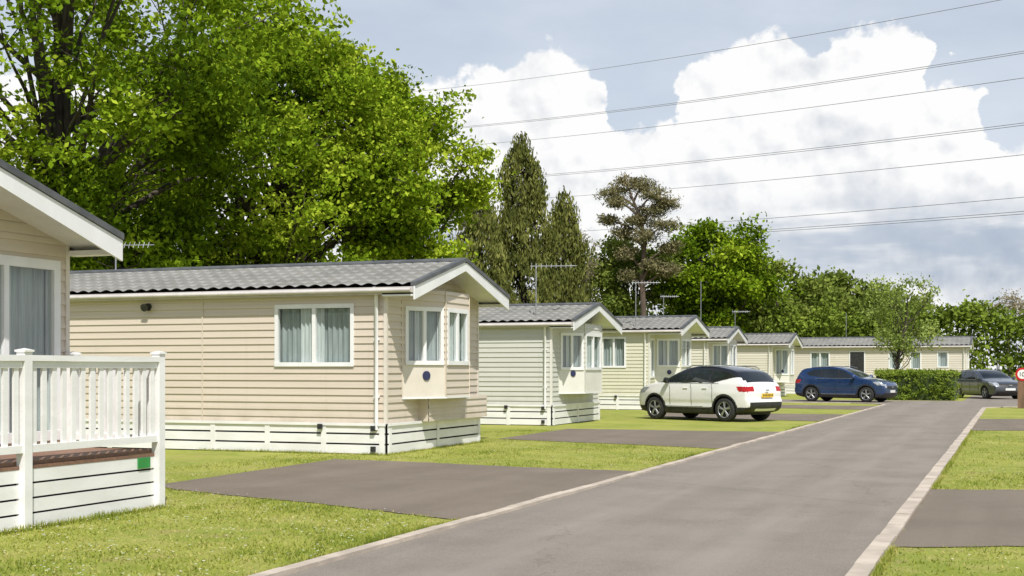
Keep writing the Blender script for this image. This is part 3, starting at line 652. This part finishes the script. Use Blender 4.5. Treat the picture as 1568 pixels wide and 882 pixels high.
# ------------------------------------------------------------------ cars
M_tyre=pm('tyre_rubber',(.02,.02,.02),(.03,.03,.03),20,.85)
M_alloy=pm('alloy_wheel',(.50,.51,.52),(.35,.36,.37),10,.3,metal=.7)
M_tail=pm('tail_lamp_red',(.45,.01,.012),(.3,.008,.01),10,.15)
M_head=pm('headlamp_clear',(.55,.58,.6),(.35,.37,.4),12,.1,metal=.3)
M_plateY=pm('number_plate_yellow',(.75,.5,.03),(.7,.45,.03),5,.4)
M_plateW=pm('number_plate_white',(.75,.75,.72),(.7,.7,.68),5,.4)
def car(name,loc,heading,outline,W,belt,wx,wr,paint,sidewin,pillars,wind,rearw,tails,heads,cladz,roofcol=None,plate='rear',clad=True,kick=0.):
    e=empty(name,loc,heading)
    O=np.array(outline,float)
    for _ in range(2):
        A=O; B=np.roll(O,-1,0); O=np.stack([A*.8+B*.2,A*.2+B*.8],1).reshape(-1,2)
    dd=np.r_[0,np.cumsum(np.linalg.norm(np.roll(O,-1,0)-O,axis=1))]; M=340
    Oc=np.vstack([O,O[:1]]); sv=np.linspace(0,dd[-1],M,endpoint=False)
    O=np.c_[np.interp(sv,dd,Oc[:,0]),np.interp(sv,dd,Oc[:,1])]
    T=np.roll(O,-1,0)-np.roll(O,1,0); T/=np.linalg.norm(T,axis=1)[:,None]; Nn=np.c_[T[:,1],-T[:,0]]
    cen=O.mean(0)
    if ((O-cen)*Nn).sum(1).mean()<0: Nn=-Nn
    LH=np.abs(O[:,0]).max(); W2=W/2
    def Yf(x,z):
        x=np.asarray(x,float); z=np.asarray(z,float)
        yb=W2*(1-.05*((z-.68)/.45)**2*(z<.68)-.035*np.maximum(0,(z-.78)/(belt-.78))**2*(z<=belt)-.016*np.exp(-((z-.52)/.08)**2)*(np.abs(x)<.95)+.014*np.exp(-((z-.80)/.10)**2)*(np.exp(-((x+1.3)/.5)**2)+np.exp(-((x-1.3)/.5)**2)))
        yt=W2*.965-.40*(z-belt)-.12*np.maximum(z-belt,0)**2
        y=np.where(z>belt,yt,yb)
        xn=np.abs(x)/LH
        return y*(1-np.where(x>0,.17,.13)*xn**5)
    mb=MB(); K=42
    core=np.c_[np.clip(O[:,0],-1.25,1.25)*.93,np.full(M,.72)]
    ts=np.r_[np.linspace(0,.12,9)[:-1],np.linspace(.12,1,K-8)]
    XX=[];ZZ=[];YY=[]
    for t in ts:
        p=O*(1-t)+core*t; x,z=p[:,0],p[:,1]
        k=min(t/.12,1); ro=.93+.07*math.sqrt(max(0,1-(1-k)**2))
        XX.append(x);ZZ.append(z);YY.append(Yf(x,z)*ro)
    XX=np.array(XX);ZZ=np.array(ZZ);YY=np.array(YY); KK=len(ts)
    cx=(XX[:-1]+XX[1:])/2; cx=(cx+np.roll(cx,-1,1))/2; cz=(ZZ[:-1]+ZZ[1:])/2; cz=(cz+np.roll(cz,-1,1))/2
    mt=np.zeros(cx.shape,int)
    if roofcol: mt[cz>belt+.02+kick*np.clip((-.9-cx)/.7,0,1)]=5
    gm=inpoly(cx.ravel(),cz.ravel(),sidewin).reshape(cx.shape); mt[gm]=1
    for a0,b0,wd in pillars:
        xp=a0+(b0-a0)*(cz-belt)/.42; mt[gm&(np.abs(cx-xp)<wd)]=2
    if clad: mt[(cz<cladz)]=2
    else: mt[cz<.24]=2
    for w in wx:
        q=np.hypot(cx-w,cz-wr)
        if clad: mt[q<wr*1.13+.06]=2
        mt[q<wr*1.13]=-1
    for tp in tails: mt[inpoly(cx.ravel(),cz.ravel(),tp).reshape(cx.shape)]=3
    for tp in heads: mt[inpoly(cx.ravel(),cz.ravel(),tp).reshape(cx.shape)]=4
    for sg in (1,-1):
        vs=np.stack([XX,YY*sg,ZZ],-1).reshape(-1,3); o=len(mb.v); mb.v+=[tuple(p) for p in vs.tolist()]
        for i in range(KK-1):
            for j in range(M):
                mm=mt[i,j]
                if mm<0: continue
                j2=(j+1)%M; f_=(o+i*M+j,o+i*M+j2,o+(i+1)*M+j2,o+(i+1)*M+j)
                mb.f.append(f_ if sg<0 else f_[::-1]); mb.mi.append(int(mm)); mb.sm.append(True)
    Q=44; qs=np.linspace(-1,1,Q+1); Y0=Yf(O[:,0],O[:,1])*.93
    vs=[]
    for qv in qs:
        c=.055*(1-abs(qv)**2.4)
        vs.append(np.c_[O[:,0]+Nn[:,0]*c,Y0*qv,O[:,1]+Nn[:,1]*c*.7])
    vs=np.array(vs); o=len(mb.v); mb.v+=[tuple(p) for p in vs.reshape(-1,3).tolist()]
    for a in range(Q):
        for j in range(M):
            j2=(j+1)%M; x=(O[j,0]+O[j2,0])/2; z=(O[j,1]+O[j2,1])/2; y=abs((qs[a]+qs[a+1])/2)*Y0[j]; qq=abs((qs[a]+qs[a+1])/2); mm=0
            if z>belt+.3 and roofcol: mm=5
            if x<0 and z>belt+.0+kick*.5 and roofcol and qq>.8: mm=5
            if wind[0]<x<wind[1] and z>belt-.02 and x>0 and qq<.93: mm=1
            if rearw[0]<x<rearw[1] and rearw[2]<z<rearw[3] and x<-.5 and qq<.86: mm=1
            if x<-LH*.8 and tails and .86<z<1.0 and y>W2*.56: mm=3
            if x<-LH*.8 and z<.56 and clad: mm=2
            if x<-LH*.8 and .34<z<.41 and clad and y<W2*.5: mm=0
            if x>LH*.8 and z<.42: mm=2
            if x>LH*.85 and .62<z<.74 and y<W2*.62: mm=2
            if x>LH*.8 and .68<z<.82 and y>W2*.6: mm=4
            if z<.3: mm=2
            mb.f.append((o+a*M+j,o+a*M+j2,o+(a+1)*M+j2,o+(a+1)*M+j)); mb.mi.append(mm); mb.sm.append(True)
    mb.build('body',[paint,M_carglass,M_black,M_tail,M_head,roofcol or paint],e,merge=.0008)
    dt=MB()
    dt.box(-LH+.35,LH-.35,-W2+.28,W2-.28,.2,.85,0)
    yv=lambda x,z:float(Yf(x,z))
    for sg in (1,-1):
        for xd in (wx[0]-.62,(wx[0]+wx[1])/2-.12,wx[1]+.42):
            P=[(xd+(.04 if z>belt-.1 else 0),sg*(yv(xd,z)+.001),z) for z in np.linspace(cladz+.04,belt,9)]
            dt.tube(P,.007,4,0)
        P=[(x,sg*(yv(x,cladz-.02)+.004),cladz-.02) for x in np.linspace(wx[1]+.5,wx[0]-.5,10)]
        dt.tube(P,.012,5,1 if clad else 0)
        for xd in ((wx[0]+wx[1])/2+.02,wx[1]+.62):
            z=belt-.13; dt.tube([(xd,sg*(yv(xd,z)+.012),z),(xd+.16,sg*(yv(xd,z)+.012),z)],.014,6,2)
        P=[(x,sg*(yv(x,belt+.01)+.003),belt+.01) for x in np.linspace(-1.1,.75,10)]
        dt.tube(P,.008,4,1)
        mx=wx[0]-.55; my=sg*(yv(mx,belt)+.11)
        dt.tube([(mx+.07,my,belt+.09),(mx+.03,my,belt+.09),(mx-.06,my,belt+.09)],[.05,.09,.075],10,2 if not roofcol else 0)
        dt.tube([(mx,my-sg*.14,belt+.01),(mx,my,belt+.05)],.02,6,0)
        zt=float(O[:,1].max())
        dt.tube([(-LH*.66,sg*W2*.70,zt-.10),(-LH*.6,sg*W2*.72,zt-.02),(0.0,sg*W2*.73,zt+.015),(.28,sg*W2*.71,zt-.06)],.014,6,1)
    if plate=='rear':
        xr=-LH-.05; dt.box(xr-.012,xr,-.26,.26,.70,.81,3)
        for k in range(7): dt.box(xr-.0145,xr-.0125,-.22+k*.066,-.185+k*.066,.73,.785,0)
        dt.box(xr-.004,xr+.01,-.07,.07,.88,.92,1)
    else:
        xr=LH+.045; dt.box(xr,xr+.014,-.26,.26,.44,.55,4)
        dt.box(xr-.02,xr+.006,-.08,.08,.66,.72,1)
    dt.build('fittings',[M_black,M_alloy,paint,M_plateY,M_plateW],e)
    wh=MB()
    for w in wx:
        for sg in (1,-1):
            yc=sg*(W2-.13); prof=[(wr*.66,.10),(wr*.9,.108),(wr*.985,.085),(wr,.05),(wr,-.05),(wr*.985,-.085),(wr*.9,-.105),(wr*.66,-.1)]
            seg=32; vs=[];fs=[]
            for k in range(seg):
                a=2*math.pi*k/seg
                for (rr,yy) in prof: vs.append((w+rr*math.cos(a),yc+yy,wr+rr*math.sin(a)))
            n=len(prof)
            for k in range(seg):
                k2=(k+1)%seg
                for i in range(n-1): fs.append((k*n+i,k*n+i+1,k2*n+i+1,k2*n+i))
            wh.add(vs,fs,0,True)
            wh.tube([(w,yc+sg*.045,wr),(w,yc+sg*.04,wr)],wr*.66,28,2)
            ring=[(w+wr*.655*math.cos(a),yc+sg*.085,wr+wr*.655*math.sin(a)) for a in np.linspace(0,2*math.pi,29)]
            wh.tube(ring,.017,6,1,cap=False)
            wh.tube([(w,yc+sg*.05,wr),(w,yc+sg*.09,wr)],[wr*.2,wr*.15],14,1)
            for k in range(5):
                a=2*math.pi*k/5+.3
                for da in (-.13,.13):
                    P0=(w+wr*.14*math.cos(a),yc+sg*.082,wr+wr*.14*math.sin(a)); P1=(w+wr*.65*math.cos(a+da),yc+sg*.084,wr+wr*.65*math.sin(a+da))
                    wh.tube([P0,P1],[.022,.017],5,1)
    wh.build('wheels',[M_tyre,M_alloy,M_black],e)
    return e
P_white=pm('car_paint_white',(.82,.81,.80),(.78,.77,.77),2,.25,coat=1.)
P_blue=pm('car_paint_blue',(.018,.05,.15),(.025,.06,.17),2,.25,metal=.4,coat=1.)
P_grey=pm('car_paint_grey',(.10,.11,.125),(.085,.095,.11),2,.28,metal=.5,coat=1.)
suv=[(1.92,.24),(2.04,.34),(2.09,.50),(2.09,.70),(2.03,.86),(1.87,.97),(1.40,1.08),(1.05,1.14),(.68,1.34),(.28,1.51),(-.05,1.57),(-.5,1.59),(-1.0,1.55),(-1.42,1.47),(-1.62,1.41),(-1.77,1.28),(-1.94,1.09),(-2.03,1.0),(-2.07,.84),(-2.06,.68),(-2.12,.60),(-2.12,.44),(-2.0,.30),(-1.7,.24),(0,.21),(1.5,.22)]
sw=[(.90,1.13),(.36,1.42),(.05,1.475),(-.5,1.485),(-1.0,1.435),(-1.30,1.35),(-1.22,1.28),(-.95,1.17),(-.5,1.12),(.2,1.09)]
car('parked_car',(-8.42,38.1,0),math.atan2(.46,-.888),suv,1.80,1.08,(1.33,-1.31),.345,P_white,sw,[(.16,.04,.03),(-.72,-.78,.03)],(.34,1.02),(-1.96,-1.62,1.10,1.39),[[(-1.72,1.0),(-1.80,.86),(-2.2,.84),(-2.2,1.02)]],[[(1.55,.95),(1.75,.80),(2.2,.76),(2.2,.90),(1.9,.97)]],.42,roofcol=pm('black_roof_paint',(.015,.015,.017),(.02,.02,.02),3,.15,coat=1.),kick=.16)
suv2=[(2.02,.22),(2.14,.34),(2.19,.50),(2.19,.68),(2.13,.84),(1.98,.93),(1.45,1.04),(1.05,1.09),(.6,1.33),(.15,1.51),(-.2,1.58),(-.7,1.61),(-1.25,1.58),(-1.68,1.52),(-1.86,1.47),(-2.0,1.27),(-2.08,1.08),(-2.14,.98),(-2.17,.82),(-2.16,.66),(-2.2,.58),(-2.19,.42),(-2.08,.28),(-1.8,.22),(0,.2),(1.6,.2)]
sw2=[(.86,1.10),(.26,1.43),(-.1,1.50),(-.7,1.515),(-1.25,1.47),(-1.62,1.32),(-1.4,1.18),(-.5,1.09),(.2,1.06)]
car('parked_car',(-7.2,61.6,0),math.atan2(-.30,.95),suv2,1.84,1.06,(1.36,-1.30),.35,P_blue,sw2,[(.1,-.02,.035),(-.8,-.86,.035)],(.22,1.02),(-2.1,-1.86,1.1,1.45),[[(-1.8,1.02),(-1.9,.86),(-2.3,.84),(-2.3,1.02)]],[[(1.65,.93),(1.85,.78),(2.3,.74),(2.3,.86),(2.0,.94)]],.38,plate='front')
est=[(2.1,.2),(2.24,.32),(2.28,.48),(2.27,.62),(2.18,.74),(1.95,.84),(1.35,.95),(1.05,.99),(.55,1.24),(.1,1.40),(-.3,1.45),(-.9,1.45),(-1.5,1.40),(-1.95,1.30),(-2.12,1.12),(-2.22,.96),(-2.28,.85),(-2.29,.6),(-2.27,.38),(-2.15,.25),(-1.8,.19),(0,.17),(1.6,.18)]
sw3=[(.85,.99),(.2,1.31),(-.2,1.37),(-.9,1.37),(-1.5,1.30),(-1.85,1.18),(-1.6,1.05),(-.5,.98),(.2,.96)]
car('parked_car',(-1.25,71.0,0),math.atan2(-.88,.48),est,1.82,.95,(1.40,-1.36),.325,P_grey,sw3,[(.05,-.05,.035),(-.85,-.9,.035)],(.16,1.02),(-2.2,-1.95,.98,1.28),[[(-1.95,.92),(-2.0,.78),(-2.4,.76),(-2.4,.92)]],[[(1.7,.85),(1.9,.7),(2.4,.66),(2.4,.8),(2.05,.85)]],.3,plate='front',clad=False)

# ------------------------------------------------------------------ sign post
e=empty('speed_limit_sign',(.30,53.4,0)); b=MB()
b.box(-.15,.15,-.06,.06,0,1.52,0); b.build('timber_post',[pm('timber_post',(.22,.13,.08),(.14,.085,.05),3,.8,.4,30,stretch=(3,3,.4))],e)
M_red=pm('sign_red',(.55,.01,.015),(.5,.01,.015),3,.4)
b=MB(); b.tube([(.02,-.065,1.30),(.02,-.075,1.30)],.25,32,0); b.tube([(.02,-.075,1.30),(.02,-.080,1.30)],.175,32,1)
b.box(-.07,-.045,-.084,-.0805,1.22,1.38,2)
ring=[(.055+.045*math.cos(a),-.083,1.30+.07*math.sin(a)) for a in np.linspace(0,2*math.pi,21)]; b.tube(ring,.012,6,2)
b.build('roundel',[M_red,M_white,M_black],e)

# ------------------------------------------------------------------ aerials
def aerial(x,y,z0,z1,ang=0,yagi=True,L=.95):
    e=empty('tv_aerial',(x,y,0)); b=MB(); b.tube([(0,0,z0),(0,0,z1)],.018,6)
    if yagi:
        c,s=math.cos(ang),math.sin(ang); z=z1-.07
        b.tube([(-.15*c,-.15*s,z),(L*c,L*s,z)],.012,5)
        for i in range(9):
            q=-.12+i*(L+.1)/9; w=.13 if i else .2
            b.tube([(q*c+w*s*.3,q*s-w*c*.3,z-w*.5),(q*c-w*s*.3,q*s+w*c*.3,z+w*.5)],.005,4)
    b.build('mast_and_yagi',[M_metal],e)
aerial(-17.5,22.5,3.3,4.15,.2,True,.85)
aerial(-12.05,33.2,2.6,4.35,.25,True,1.1)
aerial(-13.0,46.6,2.8,4.75,.3,True,.9)
aerial(-13.6,60,3.2,5.6,.3,False)
aerial(-15,58.5,3.0,4.9,.3,True,.7)
aerial(-14.2,71,3.2,4.7,.3,True,.8)
aerial(-9.5,81.5,3.2,4.9,.3,False)

# ------------------------------------------------------------------ overhead power lines
M_wire=pm('conductor_wire',(.20,.21,.22),(.16,.165,.17),1,.6)
A0=np.array([5.6,87.8]); A1=np.array([-83.3,160.8])
def wire(za,zb,sag,off=0.):
    cu=bpy.data.curves.new('power_line','CURVE'); cu.dimensions='3D'; cu.bevel_depth=.020; cu.bevel_resolution=1
    s=cu.splines.new('POLY'); n=40; s.points.add(n-1)
    for i in range(n):
        t=i/(n-1); p=A0*(1-t)+A1*t; s.points[i].co=(p[0],p[1]+off,za*(1-t)+zb*t-4*sag*t*(1-t),1)
    cu.materials.append(M_wire); o=bpy.data.objects.new('power_line',cu); COL.objects.link(o)
for za,zb,sg,tw in [(25.4,39.2,1.0,0),(21.7,33.8,.9,1),(20.1,31.4,.8,0),(17.1,26.7,.8,1),(15.2,23.9,.7,0),(12.5,19.3,.6,0),(11.4,17.9,.5,1)]:
    wire(za,zb,sg)
    if tw: wire(za+.2,zb+.2,sg,.3)

# ------------------------------------------------------------------ sky
SUN_EL=math.radians(55); SUN_AZ=math.radians(145)
w=bpy.data.worlds.new('World'); scene.world=w; w.use_nodes=True; t=NT(w.node_tree)
out=t.node('ShaderNodeOutputWorld'); bg=t.node('ShaderNodeBackground'); bg.inputs[1].default_value=.1
sky=t.node('ShaderNodeTexSky',sky_type='NISHITA'); sky.sun_disc=False; sky.sun_elevation=SUN_EL; sky.sun_rotation=SUN_AZ
sky.dust_density=1.2; sky.ozone_density=1.2
tc=t.node('ShaderNodeTexCoord').outputs['Generated']
sx=t.node('ShaderNodeSeparateXYZ'); t.put(sx.inputs[0],tc)
az=t.m('ARCTAN2',sx.outputs[0],sx.outputs[1]); el=t.m('ARCSINE',sx.outputs[2])
v=t.vec(az,el,0.)
n1=t.noise(t.vmap(v,loc=(3,1,0)),20,2,.5); n2=t.noise(t.vmap(v,loc=(9,5,2)),20,2,.5); n3=t.noise(v,65,6,.55); n4=t.noise(t.vmap(v,loc=(1,8,4)),65,6,.55)
az2=t.m('ADD',az,t.m('ADD',t.m('MULTIPLY',t.m('SUBTRACT',n1,.5),.08),t.m('MULTIPLY',t.m('SUBTRACT',n3,.5),.032)))
el2=t.m('ADD',el,t.m('ADD',t.m('MULTIPLY',t.m('SUBTRACT',n2,.5),.055),t.m('MULTIPLY',t.m('SUBTRACT',n4,.5),.032)))
fc=t.node('ShaderNodeFloatCurve'); t.put(fc.inputs['Value'],t.m('MULTIPLY',t.m('ADD',az2,.45),2.,clamp=True))
cv=fc.mapping.curves[0]
pts=[(0,.70),(.083,.735),(.233,.80),(.31,.70),(.345,.62),(.392,.62),(.44,.73),(.549,.80),(.61,.76),(.663,.83),(.764,.78),(.79,.68),(.827,.69),(.862,.62),(.914,.52),(1.,.58)]
cv.points[0].location=pts[0]; cv.points[1].location=pts[-1]
for p in pts[1:-1]: cv.points.new(*p)
fc.mapping.update()
top=t.m('MULTIPLY',fc.outputs[0],.3)
dens=t.m('SUBTRACT',top,el2)
alpha=t.ss(dens,-.001,.006)
def rel(scale,dx,dy,det):
    a=t.noise(v,scale,det,.5); b=t.noise(t.vmap(v,loc=(dx,dy,0)),scale,det,.5); return t.m('SUBTRACT',a,b)
r1=rel(13,.012,.022,3); r2=rel(34,.004,.008,4)
relf=t.m('ADD',t.m('MULTIPLY',r1,1.5),t.m('MULTIPLY',r2,1.5))
big=t.noise(t.vmap(v,(5,11,1),loc=(2.2,.7,0)),1.,4,.5)
low=t.ss(el,.19,.06); darkm=t.m('MULTIPLY',t.ss(big,.40,.62),t.m('MULTIPLY_ADD',low,.78,.08))
inner=t.ss(dens,.0,.10)
shade=t.m('SUBTRACT',t.m('SUBTRACT',t.m('ADD',1.14,relf),t.m('MULTIPLY',darkm,.75)),t.m('MULTIPLY',inner,.14),clamp=True)
cloud=t.mix(shade,C(4.7,5.3,6.2),C(9.9,9.9,9.9))
band=t.m('MULTIPLY',t.m('MULTIPLY',t.ss(el,.05,.085),t.ss(el,.135,.10)),t.m('MULTIPLY',t.ss(az,-.28,-.12),t.ss(t.noise(t.vmap(v,(8,40,1)),1.,4),.3,.55)))
cloud=t.mix(t.m('MULTIPLY',band,.75),cloud,C(4.2,5.0,6.2))
veil=t.m('MULTIPLY_ADD',t.ss(t.noise(t.vmap(v,(4,9,1),loc=(5,2,1)),1.,5),.3,.7),.28,.62)
hz=t.m('MULTIPLY',t.ss(el,.9,.3),veil)
base=t.mix(hz,sky.outputs[0],C(7.3,7.9,8.8))
fin=t.mix(alpha,base,cloud)
t.put(bg.inputs[0],fin); t.nt.links.new(bg.outputs[0],out.inputs[0])

sd=Vector((math.sin(SUN_AZ)*math.cos(SUN_EL),math.cos(SUN_AZ)*math.cos(SUN_EL),math.sin(SUN_EL)))
L=bpy.data.lights.new('sun','SUN'); L.energy=5.0; L.angle=math.radians(.6); L.color=(1.,.965,.91)
lo=bpy.data.objects.new('sun',L); lo.rotation_euler=sd.to_track_quat('Z','Y').to_euler(); lo.location=(10,-20,30); COL.objects.link(lo)

cam=bpy.data.cameras.new('camera'); cam.lens=45.92; cam.sensor_width=36; cam.shift_y=.0791; cam.clip_end=3000; cam.clip_start=.1
co=bpy.data.objects.new('camera',cam); co.location=(0,0,1.5); co.rotation_euler=(math.radians(90),0,math.radians(21)); COL.objects.link(co)
scene.camera=co
scene.view_settings.view_transform='Standard'; scene.view_settings.look='None'; scene.view_settings.exposure=0
